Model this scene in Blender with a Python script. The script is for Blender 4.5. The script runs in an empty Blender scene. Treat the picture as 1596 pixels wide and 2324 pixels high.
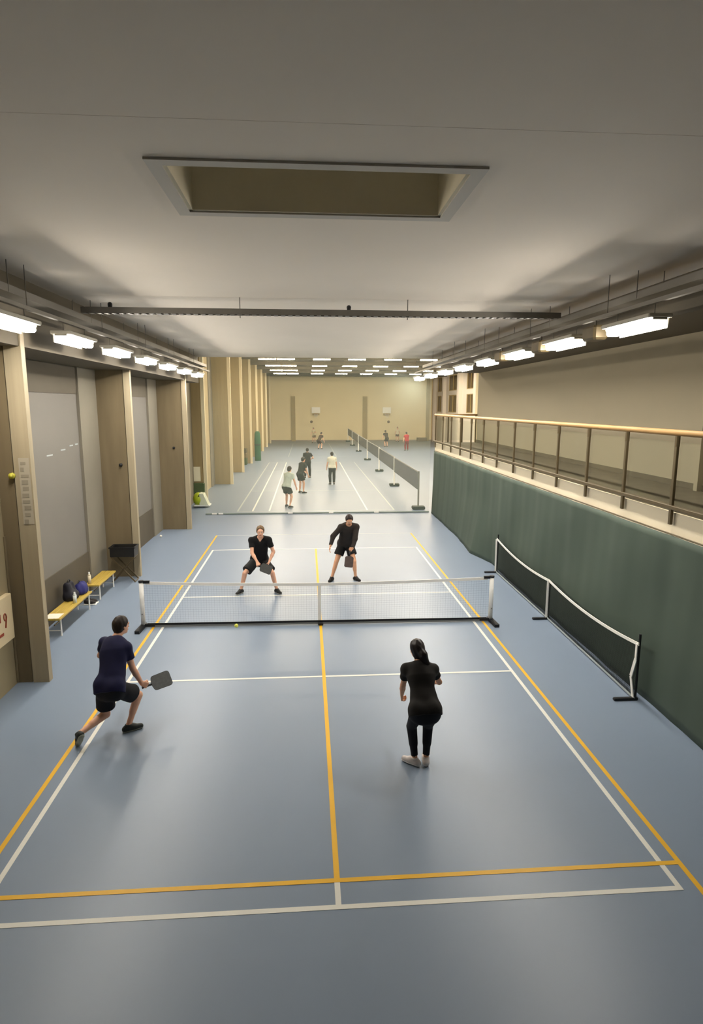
import bpy, math, random
import numpy as np
from mathutils import Vector, Matrix
random.seed(4)
SC = bpy.context.scene
COL = SC.collection
# ------------------------------------------------------------------ camera, world, exposure
cam_d = bpy.data.cameras.new('camera'); cam = bpy.data.objects.new('camera', cam_d); COL.objects.link(cam)
SC.camera = cam
YAW, PITCH, ROLL, FPX = .0719, .1715, .0017, 1397.65
fwd = Vector((math.sin(YAW)*math.cos(PITCH), math.cos(YAW)*math.cos(PITCH), -math.sin(PITCH)))
rgt = Vector((math.cos(YAW), -math.sin(YAW), 0)); upv = rgt.cross(fwd)
r2 = rgt*math.cos(ROLL)+upv*math.sin(ROLL); u2 = -rgt*math.sin(ROLL)+upv*math.cos(ROLL)
cam.matrix_world = Matrix(((r2.x, u2.x, -fwd.x, -.2271), (r2.y, u2.y, -fwd.y, -11.2746), (r2.z, u2.z, -fwd.z, 4.2162), (0, 0, 0, 1)))
cam_d.sensor_fit = 'VERTICAL'; cam_d.sensor_height = 24; cam_d.lens = 24*FPX/2324
cam_d.clip_start = .05; cam_d.clip_end = 300
W = bpy.data.worlds.new('world'); SC.world = W; W.use_nodes = True
W.node_tree.nodes['Background'].inputs[0].default_value = (.82, .84, .9, 1)
W.node_tree.nodes['Background'].inputs[1].default_value = .25
SC.view_settings.view_transform = 'Standard'; SC.view_settings.look = 'None'
SC.view_settings.exposure = 1.0; SC.view_settings.gamma = 1; SC.view_settings.use_curve_mapping = False
LAMP_NEAR, LAMP_FAR = 60.0, 84.0

# ------------------------------------------------------------------ helpers
def srgb(r, g, b):
    f = lambda c: c/12.92 if c <= .04045 else ((c+.055)/1.055)**2.4
    return (f(r/255), f(g/255), f(b/255), 1)
MATS = {}
def mat(name, rgb, rough=.6, noise=0., scale=6., stretch=(1, 1, 1), spec=.4, bump=0., metal=0., rgb2=None, emit=0., alpha=None):
    if name in MATS: return MATS[name]
    m = bpy.data.materials.new(name); m.use_nodes = True
    nt = m.node_tree; P = nt.nodes['Principled BSDF']; L = nt.links
    c = srgb(*rgb)
    P.inputs['Base Color'].default_value = c; P.inputs['Roughness'].default_value = rough
    P.inputs['Metallic'].default_value = metal; P.inputs['Specular IOR Level'].default_value = spec
    if noise or bump or rgb2:
        tc = nt.nodes.new('ShaderNodeTexCoord'); mp = nt.nodes.new('ShaderNodeMapping'); mp.inputs['Scale'].default_value = stretch
        nz = nt.nodes.new('ShaderNodeTexNoise'); nz.inputs['Scale'].default_value = scale; nz.inputs['Detail'].default_value = 5
        L.new(tc.outputs['Object'], mp.inputs[0]); L.new(mp.outputs[0], nz.inputs['Vector'])
        if noise or rgb2:
            rp = nt.nodes.new('ShaderNodeValToRGB'); c2 = srgb(*rgb2) if rgb2 else c
            rp.color_ramp.elements[0].position = .3; rp.color_ramp.elements[1].position = .72
            rp.color_ramp.elements[0].color = [max(0, v*(1-noise)) for v in c[:3]]+[1]
            rp.color_ramp.elements[1].color = [min(1, v*(1+noise)) for v in c2[:3]]+[1]
            L.new(nz.outputs['Fac'], rp.inputs[0]); L.new(rp.outputs[0], P.inputs['Base Color'])
        if bump:
            b = nt.nodes.new('ShaderNodeBump'); b.inputs['Strength'].default_value = bump; b.inputs['Distance'].default_value = .02
            L.new(nz.outputs['Fac'], b.inputs['Height']); L.new(b.outputs[0], P.inputs['Normal'])
    if emit:
        P.inputs['Emission Color'].default_value = c; P.inputs['Emission Strength'].default_value = emit
    if alpha is not None:
        P.inputs['Alpha'].default_value = alpha
    MATS[name] = m
    return m

class MB:
    def __init__(s): s.v = []; s.f = []
    def add(s, vs, fs):
        o = len(s.v); s.v += [tuple(v) for v in vs]; s.f += [tuple(i+o for i in f) for f in fs]; return s
    def box(s, x0, x1, y0, y1, z0, z1):
        return s.add([(x0, y0, z0), (x1, y0, z0), (x1, y1, z0), (x0, y1, z0), (x0, y0, z1), (x1, y0, z1), (x1, y1, z1), (x0, y1, z1)],
                     [(0, 3, 2, 1), (4, 5, 6, 7), (0, 1, 5, 4), (1, 2, 6, 5), (2, 3, 7, 6), (3, 0, 4, 7)])
    def cbox(s, x0, x1, y0, y1, z0, z1, c=.01):       # box with chamfered vertical edges and top
        c = min(c, (x1-x0)/2.2, (y1-y0)/2.2, (z1-z0)/2.2)
        ring = lambda i, z: [(x0+c+i, y0+i, z), (x1-c-i, y0+i, z), (x1-i, y0+c+i, z), (x1-i, y1-c-i, z), (x1-c-i, y1-i, z), (x0+c+i, y1-i, z), (x0+i, y1-c-i, z), (x0+i, y0+c+i, z)]
        vs = ring(c*.6, z0)+ring(0, z0+c)+ring(0, z1-c)+ring(c*.6, z1)
        fs = [tuple(range(7, -1, -1)), tuple(range(24, 32))]
        for k in range(3):
            for i in range(8): fs.append((k*8+i, k*8+(i+1) % 8, (k+1)*8+(i+1) % 8, (k+1)*8+i))
        return s.add(vs, fs)
    def tube(s, a, b, r, n=8, r2=None):
        a, b = Vector(a), Vector(b); d = (b-a).normalized(); r2 = r if r2 is None else r2
        t = Vector((0, 0, 1)) if abs(d.z) < .9 else Vector((1, 0, 0)); u = d.cross(t).normalized(); w = d.cross(u)
        vs = []
        for p, q in ((a, r), (b, r2)):
            for i in range(n):
                an = 2*math.pi*i/n; vs.append(p+u*q*math.cos(an)+w*q*math.sin(an))
        fs = [(i, (i+1) % n, n+(i+1) % n, n+i) for i in range(n)]+[tuple(range(n-1, -1, -1)), tuple(range(n, 2*n))]
        return s.add(vs, fs)
    def path(s, pts, r, n=8):
        for a, b in zip(pts[:-1], pts[1:]): s.tube(a, b, r, n)
        return s
    def bar(s, a, b, w, h):                        # rectangular bar between two points, w sideways, h along the up-ish axis
        a, b = Vector(a), Vector(b); d = (b-a).normalized(); t = Vector((0, 0, 1)) if abs(d.z) < .9 else Vector((0, 1, 0))
        u = d.cross(t).normalized()*w/2; v = u.cross(d).normalized()*h/2
        vs = [a-u-v, a+u-v, b+u-v, b-u-v, a-u+v, a+u+v, b+u+v, b-u+v]
        return s.add(vs, [(0, 3, 2, 1), (4, 5, 6, 7), (0, 1, 5, 4), (1, 2, 6, 5), (2, 3, 7, 6), (3, 0, 4, 7)])
    def ball(s, c, r, n=12, sc=(1, 1, 1)):
        vs = [(c[0], c[1], c[2]+r*sc[2])]; fs = []; m = n//2
        for j in range(1, m):
            th = math.pi*j/m
            for i in range(n):
                ph = 2*math.pi*i/n
                vs.append((c[0]+r*sc[0]*math.sin(th)*math.cos(ph), c[1]+r*sc[1]*math.sin(th)*math.sin(ph), c[2]+r*sc[2]*math.cos(th)))
        vs.append((c[0], c[1], c[2]-r*sc[2])); last = len(vs)-1
        for i in range(n):
            fs.append((0, 1+i, 1+(i+1) % n)); fs.append((last, 1+(m-2)*n+(i+1) % n, 1+(m-2)*n+i))
        for j in range(m-2):
            for i in range(n): fs.append((1+j*n+i, 1+(j+1)*n+i, 1+(j+1)*n+(i+1) % n, 1+j*n+(i+1) % n))
        return s.add(vs, fs)
    def prism(s, poly, axis, a0, a1):              # polygon extruded along an axis ('x','y','z')
        n = len(poly)
        P = {'x': lambda p, a: (a, p[0], p[1]), 'y': lambda p, a: (p[0], a, p[1]), 'z': lambda p, a: (p[0], p[1], a)}[axis]
        vs = [P(p, a0) for p in poly]+[P(p, a1) for p in poly]
        return s.add(vs, [tuple(range(n-1, -1, -1)), tuple(range(n, 2*n))]+[(i, (i+1) % n, n+(i+1) % n, n+i) for i in range(n)])
    def build(s, name, m, parent=None, smooth=False, **props):
        me = bpy.data.meshes.new(name); me.from_pydata(s.v, [], s.f)
        me.validate(); me.update()
        import bmesh
        bm = bmesh.new(); bm.from_mesh(me); bmesh.ops.recalc_face_normals(bm, faces=bm.faces); bm.to_mesh(me); bm.free()
        if m: me.materials.append(m)
        if smooth: me.polygons.foreach_set('use_smooth', [True]*len(me.polygons))
        o = bpy.data.objects.new(name, me); COL.objects.link(o)
        if parent: link(o, parent)
        for k, v in props.items(): o[k] = v
        return o
def link(o, p):
    o.parent = p
    o.matrix_parent_inverse = p.matrix_basis.inverted()
def thing(name, label, cat, loc=(0, 0, 0), group=None):
    o = bpy.data.objects.new(name, None); COL.objects.link(o); o.location = loc; o.empty_display_size = .1
    return tag(o, label, cat, group)
def tag(o, label, cat, group=None):
    o['label'] = label; o['category'] = cat
    if group: o['group'] = group
    return o
def struct(o): o['kind'] = 'structure'; return o

# ------------------------------------------------------------------ materials
M_floor = mat('blue_sports_floor', (125, 140, 159), .38, .035, .35, spec=.35)
M_white = mat('white_line_paint', (225, 224, 215), .5)
M_yellow = mat('yellow_line_paint', (228, 176, 18), .5)
M_fadew = mat('worn_white_line_paint', (178, 186, 186), .5)
M_ceil = mat('grey_painted_ceiling', (228, 218, 203), .8, .02, .5)
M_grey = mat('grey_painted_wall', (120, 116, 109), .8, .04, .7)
M_dado = mat('dark_grey_plinth_paint', (88, 81, 68), .75, .06, 1.5)
M_conc = mat('beige_concrete', (118, 105, 80), .85, .10, 2.2, (2.5, 2.5, .25), bump=.15)
M_post = mat('pale_timber_edge', (166, 154, 128), .7, .07, 3, (5, 5, .2))
M_panel = mat('cream_wall_board', (156, 144, 114), .7, .05, 1.2)
M_bulk = mat('brown_grey_bulkhead', (100, 92, 76), .8, .04, .8)
M_cream = mat('cream_painted_wall', (246, 230, 184), .8, .03, .4)
M_creamd = mat('tan_column_paint', (178, 158, 110), .8, .04, .6)
M_gal = mat('beige_gallery_wall', (150, 140, 117), .8, .03, .3)
M_slab = mat('cream_concrete_edge', (240, 228, 200), .7, .03, 1)
M_carpet = mat('dark_brown_gallery_floor', (92, 84, 66), .8, .08, 4)
M_green = mat('dark_green_curtain_cloth', (70, 84, 74), .75, .06, 1.2, (1, 1.5, .4), bump=.1)
M_black = mat('black_plastic', (24, 25, 27), .5, .05, 9)
M_dmet = mat('dark_bronze_metal', (92, 80, 56), .45, .05, 9, metal=.3)
M_tray = mat('galvanised_steel', (112, 108, 100), .5, .06, 4, metal=.4)
M_wmet = mat('white_powder_coat', (244, 244, 240), .45, .02, 6)
M_lamph = mat('lamp_housing_grey', (168, 164, 150), .5, .03, 4)
M_wood = mat('pale_oak_handrail', (176, 140, 90), .5, .08, 6, (6, .3, 6))
M_benchw = mat('varnished_bench_wood', (184, 158, 72), .45, .12, 8, (8, .5, 8))
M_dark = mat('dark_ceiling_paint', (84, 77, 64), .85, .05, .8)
M_tape = mat('white_net_tape', (248, 247, 240), .6, .03, 6)
M_netd = mat('black_net_twine', (28, 32, 30), .7)
M_em_n = mat('near_lamp_glow', (255, 247, 236), .4, emit=LAMP_NEAR)
M_em_f = mat('hall_lamp_glow', (255, 238, 210), .4, emit=LAMP_FAR)
M_skin = mat('light_skin', (232, 180, 150), .55, .05, 12)
M_skin2 = mat('warm_skin', (228, 172, 134), .55, .05, 12)
M_hairb = mat('dark_brown_hair', (44, 34, 28), .6, .25, 30, (3, 3, 1))
M_hairl = mat('light_brown_hair', (112, 88, 58), .6, .2, 30, (3, 3, 1))
M_hairk = mat('black_brown_hair', (28, 20, 20), .45, .2, 30, (3, 3, 1))
def glass(name, tint, a):
    m = bpy.data.materials.new(name); m.use_nodes = True; nt = m.node_tree; nt.nodes.clear()
    o = nt.nodes.new('ShaderNodeOutputMaterial'); t = nt.nodes.new('ShaderNodeBsdfTransparent'); g = nt.nodes.new('ShaderNodeBsdfGlossy')
    t.inputs[0].default_value = tint; g.inputs['Roughness'].default_value = .05
    x = nt.nodes.new('ShaderNodeMixShader'); x.inputs[0].default_value = a
    nt.links.new(t.outputs[0], x.inputs[1]); nt.links.new(g.outputs[0], x.inputs[2]); nt.links.new(x.outputs[0], o.inputs[0]); return m
M_glass = glass('clear_glass', (.97, .985, .97, 1), .04)
def netting(name, rgb, cover):
    m = bpy.data.materials.new(name); m.use_nodes = True; nt = m.node_tree; nt.nodes.clear()
    o = nt.nodes.new('ShaderNodeOutputMaterial'); t = nt.nodes.new('ShaderNodeBsdfTransparent'); d = nt.nodes.new('ShaderNodeBsdfDiffuse')
    d.inputs[0].default_value = srgb(*rgb); x = nt.nodes.new('ShaderNodeMixShader'); x.inputs[0].default_value = cover
    nt.links.new(t.outputs[0], x.inputs[1]); nt.links.new(d.outputs[0], x.inputs[2]); nt.links.new(x.outputs[0], o.inputs[0]); return m
M_fine = netting('fine_green_netting', (206, 216, 196), .08)
M_netg = netting('far_net_mesh', (96, 94, 92), .62)
M_netm = netting('side_net_mesh', (40, 44, 38), .36)

# ------------------------------------------------------------------ large structure
YN, YE, YF, XR, ZC = -13.0, 12.6, 62.7, 15.0, 5.98       # near wall, end of low ceiling, far wall, wide hall's right wall, low ceiling
floor = struct(MB().box(-5.6, 6.6, YN, YE, -.2, 0).box(-5.6, XR+.3, YE, YF+.3, -.2, 0).build('floor', M_floor))
def fline(x0, x1, y0, y1, m, z=.002, label=None):
    o = MB().box(x0, x1, y0, y1, .0003, z).build('court_line', m, floor)
    if label: o['label'] = label
w = .025
for x in (-3.03, 3.03): fline(x-w, x+w, -6.705, 6.705, M_white, label='white sideline')
for y in (-6.68, -2.134, 2.134, 6.68): fline(-3.055, 3.055, y-w, y+w, M_white, .0023, label='white cross line')
for y0, y1 in ((-6.705, -2.11), (2.11, 6.705)): fline(-w, w, y0, y1, M_white, .0026, label='white centre line')
for x in (-3.21, 3.21): fline(x-w, x+w, -10.4, 8.76, M_yellow, .0024, 'yellow sideline')
fline(-3.2, 3.2, -6.38-w, -6.38+w, M_yellow, .0028, 'yellow cross line')
fline(-w*1.05, w*1.05, -6.40, 6.66, M_yellow, .0032, 'yellow centre line')
fline(-3.2, 3.2, 8.74, 8.79, M_fadew, .002, 'worn white line')
for x in (-3.05, -2.45, -1.78, 2.2, 3.3): fline(x-.03, x+.03, 13.4, 35.0, M_fadew if x in (3.3, -3.05) else M_white, label='white line of the far court')
for y in (13.4, 19.4, 29, 35.0): fline(-3.05, 3.3, y-.03, y+.03, M_fadew, .0024, label='white cross line of the far court')
for x in (-1.78, 2.2): fline(x-.03, x+.03, 40, 58, M_fadew)
for y in (40, 58): fline(-3.05, 3.3, y-.03, y+.03, M_fadew, .0024)

# low ceiling, with the shaft opening left out
ox0, ox1, oy0, oy1 = -1.28, 1.05, -6.26, -5.14
ceil = struct(MB().box(-4.25, 4.95, YE-.12, YE, ZC-.001, 7.55).build('ceiling', M_ceil))
def cpanel(x0, x1, y0, y1): MB().box(x0, x1, y0, y1, ZC, ZC+.12).build('ceiling_panel', M_ceil, ceil)
J = .004
cpanel(-4.25, 4.95, YN, -7.0-J)
cpanel(-4.25, ox0, -7.0, -.48-J); cpanel(ox1, 4.95, -7.0, -.48-J); cpanel(ox0, ox1, -7.0, oy0); cpanel(ox0, ox1, oy1, -.48-J)
cpanel(-4.25, 4.95, -.48, 6.0-J); cpanel(-4.25, 4.95, 6.0, YE-.12)
MB().box(-4.25, 4.95, YN, oy0-.03, ZC+.13, ZC+.2).box(-4.25, 4.95, oy1+.03, YE, ZC+.13, ZC+.2).box(-4.25, ox0-.03, oy0-.03, oy1+.03, ZC+.13, ZC+.2).box(ox1+.03, 4.95, oy0-.03, oy1+.03, ZC+.13, ZC+.2).build('ceiling_backing', M_dark, ceil)
M_shaft = mat('shaft_lining', (222, 212, 186), .85, .06, 1.5)
t1 = struct(MB().box(ox0, ox0+.03, oy0, oy1, ZC-.004, 7.3).box(ox1-.03, ox1, oy0, oy1, ZC-.004, 7.3).box(ox0, ox1, oy1-.03, oy1, ZC-.004, 7.3).box(ox0, ox1, oy0, oy0+.03, ZC-.004, 7.3).box(ox0, ox1, oy0, oy1, 7.3, 7.33).build('trim_1', M_shaft))
fr = MB(); q = .11
fr.box(ox0-q, ox0, oy0-q, oy1+q, ZC-.018, ZC-.001).box(ox1, ox1+q, oy0-q, oy1+q, ZC-.018, ZC-.001).box(ox0, ox1, oy1, oy1+q, ZC-.018, ZC-.001).box(ox0, ox1, oy0-q, oy0, ZC-.018, ZC-.001)
fr.build('opening_frame', mat('pale_frame_paint', (192, 187, 176), .7), t1)
# wide hall ceiling
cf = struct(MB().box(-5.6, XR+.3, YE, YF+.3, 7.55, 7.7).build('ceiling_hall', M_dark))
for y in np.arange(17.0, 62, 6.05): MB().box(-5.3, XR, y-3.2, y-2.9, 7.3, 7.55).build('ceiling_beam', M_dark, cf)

# left wall with its piers
wl = struct(MB().box(-5.6, -5.25, -2.03, 29.0, 0, 7.6).box(-5.6, -5.25, 33.4, YF, 0, 7.6).box(-5.6, -5.25, 29.0, 33.4, 2.6, 7.6).build('wall_left', None))
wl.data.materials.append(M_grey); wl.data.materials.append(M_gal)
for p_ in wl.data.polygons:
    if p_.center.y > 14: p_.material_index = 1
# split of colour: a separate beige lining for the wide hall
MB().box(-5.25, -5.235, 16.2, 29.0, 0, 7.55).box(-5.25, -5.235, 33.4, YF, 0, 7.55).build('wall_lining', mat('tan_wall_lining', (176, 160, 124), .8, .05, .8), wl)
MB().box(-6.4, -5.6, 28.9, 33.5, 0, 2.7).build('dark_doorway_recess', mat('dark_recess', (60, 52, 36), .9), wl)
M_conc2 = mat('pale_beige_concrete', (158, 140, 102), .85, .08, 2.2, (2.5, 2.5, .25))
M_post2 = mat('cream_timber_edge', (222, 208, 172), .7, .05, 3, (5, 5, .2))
PIERS = [-2.03, 3.95, 9.9, 16.0, 22.2, 28.2, 34.3, 40.3, 46.4, 52.4, 58.5]
for i, y in enumerate(PIERS):
    xf = -4.62 if i == 3 else (-4.40 if i == 1 else -4.23)
    ew = .24 if i == 0 else .15
    h = 5.4 if y < YE else 7.5
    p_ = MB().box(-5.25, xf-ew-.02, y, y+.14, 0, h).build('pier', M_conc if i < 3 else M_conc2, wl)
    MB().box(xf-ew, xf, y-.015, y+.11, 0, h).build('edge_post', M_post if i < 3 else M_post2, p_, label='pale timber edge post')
    if 0 < i < 5:
        MB().box(-5.25, -5.19, y-1.15, y-.01, 0, h).build('pier_lining', mat('grey_beige_lining', (130, 124, 110), .8, .05, 1), p_)
for y0, y1 in zip(PIERS[:3], PIERS[1:4]): MB().box(-5.25, -5.225, y0+.14, y1-.01, 0, .92).build('plinth', M_dado, wl, label='dark plinth strip')
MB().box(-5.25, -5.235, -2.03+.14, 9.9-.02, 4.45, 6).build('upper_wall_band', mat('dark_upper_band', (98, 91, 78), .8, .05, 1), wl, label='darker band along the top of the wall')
for k, (px, y) in enumerate(((3.23, 1.02), (3.29, 1.72), (3.35, 2.2), (3.36, 2.52))):
    MB().box(-5.249, -5.243, y, y+.28-.04*k, px, px+.025).build('tape_mark', M_fadew, wl)
MB().box(-5.6, -5.25, YN, -2.03, 0, 6).box(-5.25, -4.71, YN, -2.03, 0, 5.2).build('wall_board', M_panel, wl, label='cream boarded wall section')
# knobs on the piers
for x, y, z, m in ((-4.50, -2.03, 3.2, mat('yellow_plastic', (196, 190, 70), .5)), (-4.72, 3.95, 2.79, M_black), (-4.7, 9.9, 2.8, M_black)):
    MB().tube((x, y, z), (x, y-.05, z), .045 if y < 0 else .04, 12).tube((x, y-.05, z), (x, y-.075, z), .03, 12).build('wall_knob', m, bpy.data.objects['pier'] if y < 0 else (bpy.data.objects['pier.001'] if y < 5 else bpy.data.objects['pier.002']), True)
MB().tube((-4.70, -2.046, 2.3), (-4.70, -2.046, 0.02), .02, 8).build('conduit', M_conc, bpy.data.objects['pier'])
# grey lettered strip on the nearest edge post
st = MB().box(-4.40, -4.25, -2.05, -2.046, 2.48, 3.46).build('printed_strip', mat('grey_strip', (176, 168, 150), .6), bpy.data.objects['edge_post'], label='grey strip of vertical lettering')
b_ = MB(); rr = random.Random(3); z = 3.40
while z > 2.52:
    hh = rr.uniform(.03, .075); x0 = -4.385+rr.uniform(0, .02); b_.box(x0, x0+rr.uniform(.05, .11), -2.053, -2.050, z-hh, z); z -= hh+rr.uniform(.025, .05)
b_.build('strip_lettering', mat('strip_ink', (150, 143, 126), .7), bpy.data.objects['edge_post'])
# bulkhead over the piers
bk = struct(MB().box(-5.3, -4.25, YN, YE, 5.03, 6.1).build('trim_2', M_bulk))
# right side: gallery
gs = struct(MB().box(4.76, 6.45, YN, YE, 2.36, 2.78).build('trim_3', M_slab))
MB().box(4.80, 6.44, YN, YE-.03, 2.781, 2.80).build('gallery_floor_covering', M_carpet, gs, label='dark gallery floor')
wr = struct(MB().box(6.4, 6.7, YN, YE, 0, 6.1).build('wall_right', M_gal))
MB().box(6.385, 6.4, YN, YE, 2.80, 2.90).build('skirting', M_carpet, wr)
for y in (-1.45, -1.95): MB().box(6.30, 6.40, y, y+.10, 2.80, 5.45).build('wall_rib', M_gal, wr)
rs = struct(MB().box(4.95, 6.4, YN, YE, 5.45, 5.6).box(4.90, 4.95, YN, YE, 5.45, 6.1).build('trim_4', M_bulk))
wn = struct(MB().box(-5.6, 6.7, YN-.2, YN, 0, 6.1).build('wall_near', M_dado))
struct(MB().box(-5.25, 4.75, YN, -10.95, 2.45, 2.78).build('unseen_near_slab', M_carpet))  # unseen gallery slab below the camera, added to keep bounce light off the near floor
ww = struct(MB().box(6.4, XR+.3, YE, YE+.3, 0, 7.6).build('wall_return', M_cream))
# far wall
wf = struct(MB().box(-5.6, XR+.3, YF, YF+.3, 0, 7.6).build('wall_far', M_cream))
for x, hw in ((-1.82, .24), (6.68, .27)): MB().box(x-hw, x+hw, YF-.22, YF, 0, 5.25).build('column', M_creamd, wf)
MB().box(14.05, 14.4, YF-.22, YF, 0, 7.5).build('column', M_creamd, wf)
MB().box(-5.2, XR, YF-.03, YF, 0, .14).build('baseboard', mat('grey_base_strip', (168, 156, 140), .7), wf)
# right wall of the wide hall, columns with tall dark windows
MB_ = MB().box(XR, XR+.3, YE, 43.6, 0, 7.6)
wy = [(45.0, 47.6), (51.6, 55.2), (58.3, 60.9)]
edges = [43.6]+[v for p_ in wy for v in p_]+[YF]
for a, b in zip(edges[0::2], edges[1::2]): MB_.box(XR, XR+.3, a, b, 0, 7.6)
for a, b in wy: MB_.box(XR, XR+.3, a, b, 0, 3.5).box(XR, XR+.3, a, b, 5.3, 5.75).box(XR, XR+.3, a, b, 7.35, 7.6)
M_cream2 = mat('pale_pinkish_wall', (228, 219, 206), .8, .03, .4)
wh = struct(MB_.build('wall_hall_right', M_cream2))
M_win = mat('dark_window_glass', (92, 76, 54), .25)
n = 1
for a, b in wy:
    for z0, z1 in ((3.5, 5.3), (5.75, 7.35)):
        wn_ = struct(MB().box(XR+.1, XR+.13, a, b, z0, z1).build('window_%d' % n, M_win)); n += 1
        f_ = MB(); f_.box(XR+.04, XR+.1, a, a+.08, z0, z1).box(XR+.04, XR+.1, b-.08, b, z0, z1).box(XR+.04, XR+.1, a, b, z1-.08, z1).box(XR+.04, XR+.1, a, b, z0, z0+.08).box(XR+.04, XR+.1, (a+b)/2-.03, (a+b)/2+.03, z0, z1)
        f_.build('window_frame', M_creamd, wn_)
for y in (43.6, 49.6, 56.7, 61.8): MB().box(XR-.35, XR, y-.35, y+.35, 0, 7.5).build('column', M_cream2, wh)

# ------------------------------------------------------------------ lamps
def batten(x, y, label, group):
    t = thing('batten_lamp', label, 'lamp', (x, y, 5.2), group)
    MB().cbox(x-.15, x+.15, y-.6, y+.6, 5.24, 5.29, .012).build('lamp_housing', M_lamph, t)
    q = 1 if x > 0 else -1
    MB().box(min(x+q*.105, x+q*.12), max(x+q*.105, x+q*.12), y-.565, y+.565, 5.125, 5.245).build('reflector', M_lamph, t)
    d = MB(); prof = [(.08, 0), (.08, -.07), (.06, -.095), (-.06, -.095), (-.08, -.07), (-.08, 0)]
    d.prism([(x+p[0], 5.24+p[1]) for p in prof], 'y', y-.57, y+.57).build('diffuser', M_em_n, t)
    for s in (-1, 1):
        MB().cbox(x-.09, x+.09, min(y+s*.57, y+s*.59), max(y+s*.57, y+s*.59), 5.215, 5.24, .006).build('end_cap', M_lamph, t)
        MB().tube((x, y+s*.45, 5.30), (x, y+s*.45, 5.42), .006, 6).build('hanger', M_tray, t)
    return t
for i in range(1, 8):
    batten(-3.82, -5.44+2.19*i, ['batten lamp above the left wall, just out of view', 'nearest lit batten lamp on the left, cut by the photo edge', 'lit batten lamp, second from the left photo edge', 'third lit batten lamp of the left row', 'fourth lit batten lamp of the left row', 'fifth lit batten lamp of the left row', 'sixth lit batten lamp of the left row', 'farthest lit batten lamp of the left row'][i], 'batten lamps along the left wall')
for i in range(1, 9):
    batten(3.93, -5.62+2.17*i, ['batten lamp over the gallery rail, just out of view', 'nearest and largest lit batten lamp on the right', 'second lit batten lamp from the right photo edge', 'third lit batten lamp of the right row', 'fourth lit batten lamp of the right row', 'fifth lit batten lamp of the right row', 'sixth lit batten lamp of the right row', 'seventh lit batten lamp of the right row', 'farthest lit batten lamp of the right row'][i], 'batten lamps along the gallery side')
for nm, x, lb, ya, yb in (('lighting_track', -3.82, 'grey metal track carrying the left row of batten lamps', -7, 12.3), ('lighting_track', 3.93, 'grey metal track carrying the right row of batten lamps', -7, 12.5)):
    t = thing(nm, lb, 'track', (x, 0, 5.42))
    MB().box(x-.03, x+.03, ya, yb, 5.42, 5.47).build('rail', M_tray, t)
    for y in np.arange(ya+1.3, yb, 3.0): MB().tube((x, y, 5.47), (x, y, ZC), .006, 6).build('hanging_rod', M_tray, t)
# cable trays
def tray(lb, a, b, wd, z, rods, axis):
    t = thing('cable_tray', lb, 'cable tray', ((a[0]+b[0])/2, (a[1]+b[1])/2, z))
    m = MB()
    if axis == 'y':
        x = a[0]; m.box(x-wd/2, x-wd/2+.006, a[1], b[1], z, z+.09).box(x+wd/2-.006, x+wd/2, a[1], b[1], z, z+.09)
        m.build('side_rail', M_tray, t)
        MB().box(x-wd/2, x+wd/2, a[1], b[1], z-.006, z).build('tray_base', M_tray, t)
        MB().tube((x-.05, a[1], z+.03), (x-.05, b[1], z+.03), .025).tube((x+.04, a[1], z+.03), (x+.04, b[1], z+.03), .03).build('cables', M_black, t)
        for y in rods:
            for q_ in (-1, 1): MB().tube((x+q_*wd/2, y, z), (x+q_*wd/2, y, ZC), .006, 6).build('hanging_rod', M_tray, t)
    else:
        y = a[1]; m.box(a[0], b[0], y-wd/2, y-wd/2+.006, z, z+.09).box(a[0], b[0], y+wd/2-.006, y+wd/2, z, z+.09).build('side_rail', M_tray, t)
        g = MB()
        for x in np.arange(a[0], b[0], .12): g.box(x, x+.07, y-wd/2, y+wd/2, z-.006, z)
        g.build('tray_base', M_tray, t)
        MB().tube((a[0], y, z+.03), (b[0], y, z+.03), .022).build('cables', M_black, t)
        for x in rods: MB().tube((x, y, z-.05), (x, y, ZC), .008, 6).build('hanging_rod', M_tray, t)
        for x in (-3.43, .5): MB().tube((x, y, z+.09), (x, y, z+.13), .035, 10).ball((x, y, z+.14), .04, 10).build('sensor', M_black, t)
    return t
tray('galvanised cable tray with black cables along the left ceiling edge', (-4.05, YN), (-4.05, 12.4), .3, 5.60, np.arange(-9, 12, 3.0), 'y')
tray('galvanised cable tray with black cables above the gallery side lamps', (4.35, YN), (4.35, 12.4), .36, 5.62, np.arange(-9, 12, 3.0), 'y')
tray('perforated cable tray crossing the ceiling from side to side', (-3.88, -.48), (4.15, -.48), .16, 5.70, (-1.32, 1.5), 'x')
for i, (x, y) in enumerate(((3.93, -2.37), (3.93, -.28), (3.93, 1.95))):
    t = thing('junction_box', ['dark box on the track beside the nearest right batten lamp', 'dark box on the track between the second and third right lamps', 'dark box on the track between the third and fourth right lamps'][i], 'box', (x, y, 5.2))
    MB().cbox(x-.11, x+.11, y-.2, y+.2, 5.14, 5.34, .03).build('box_body', M_dmet, t)
    MB().tube((x, y, 5.34), (x, y, 5.42), .015).build('stem', M_tray, t)
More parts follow.
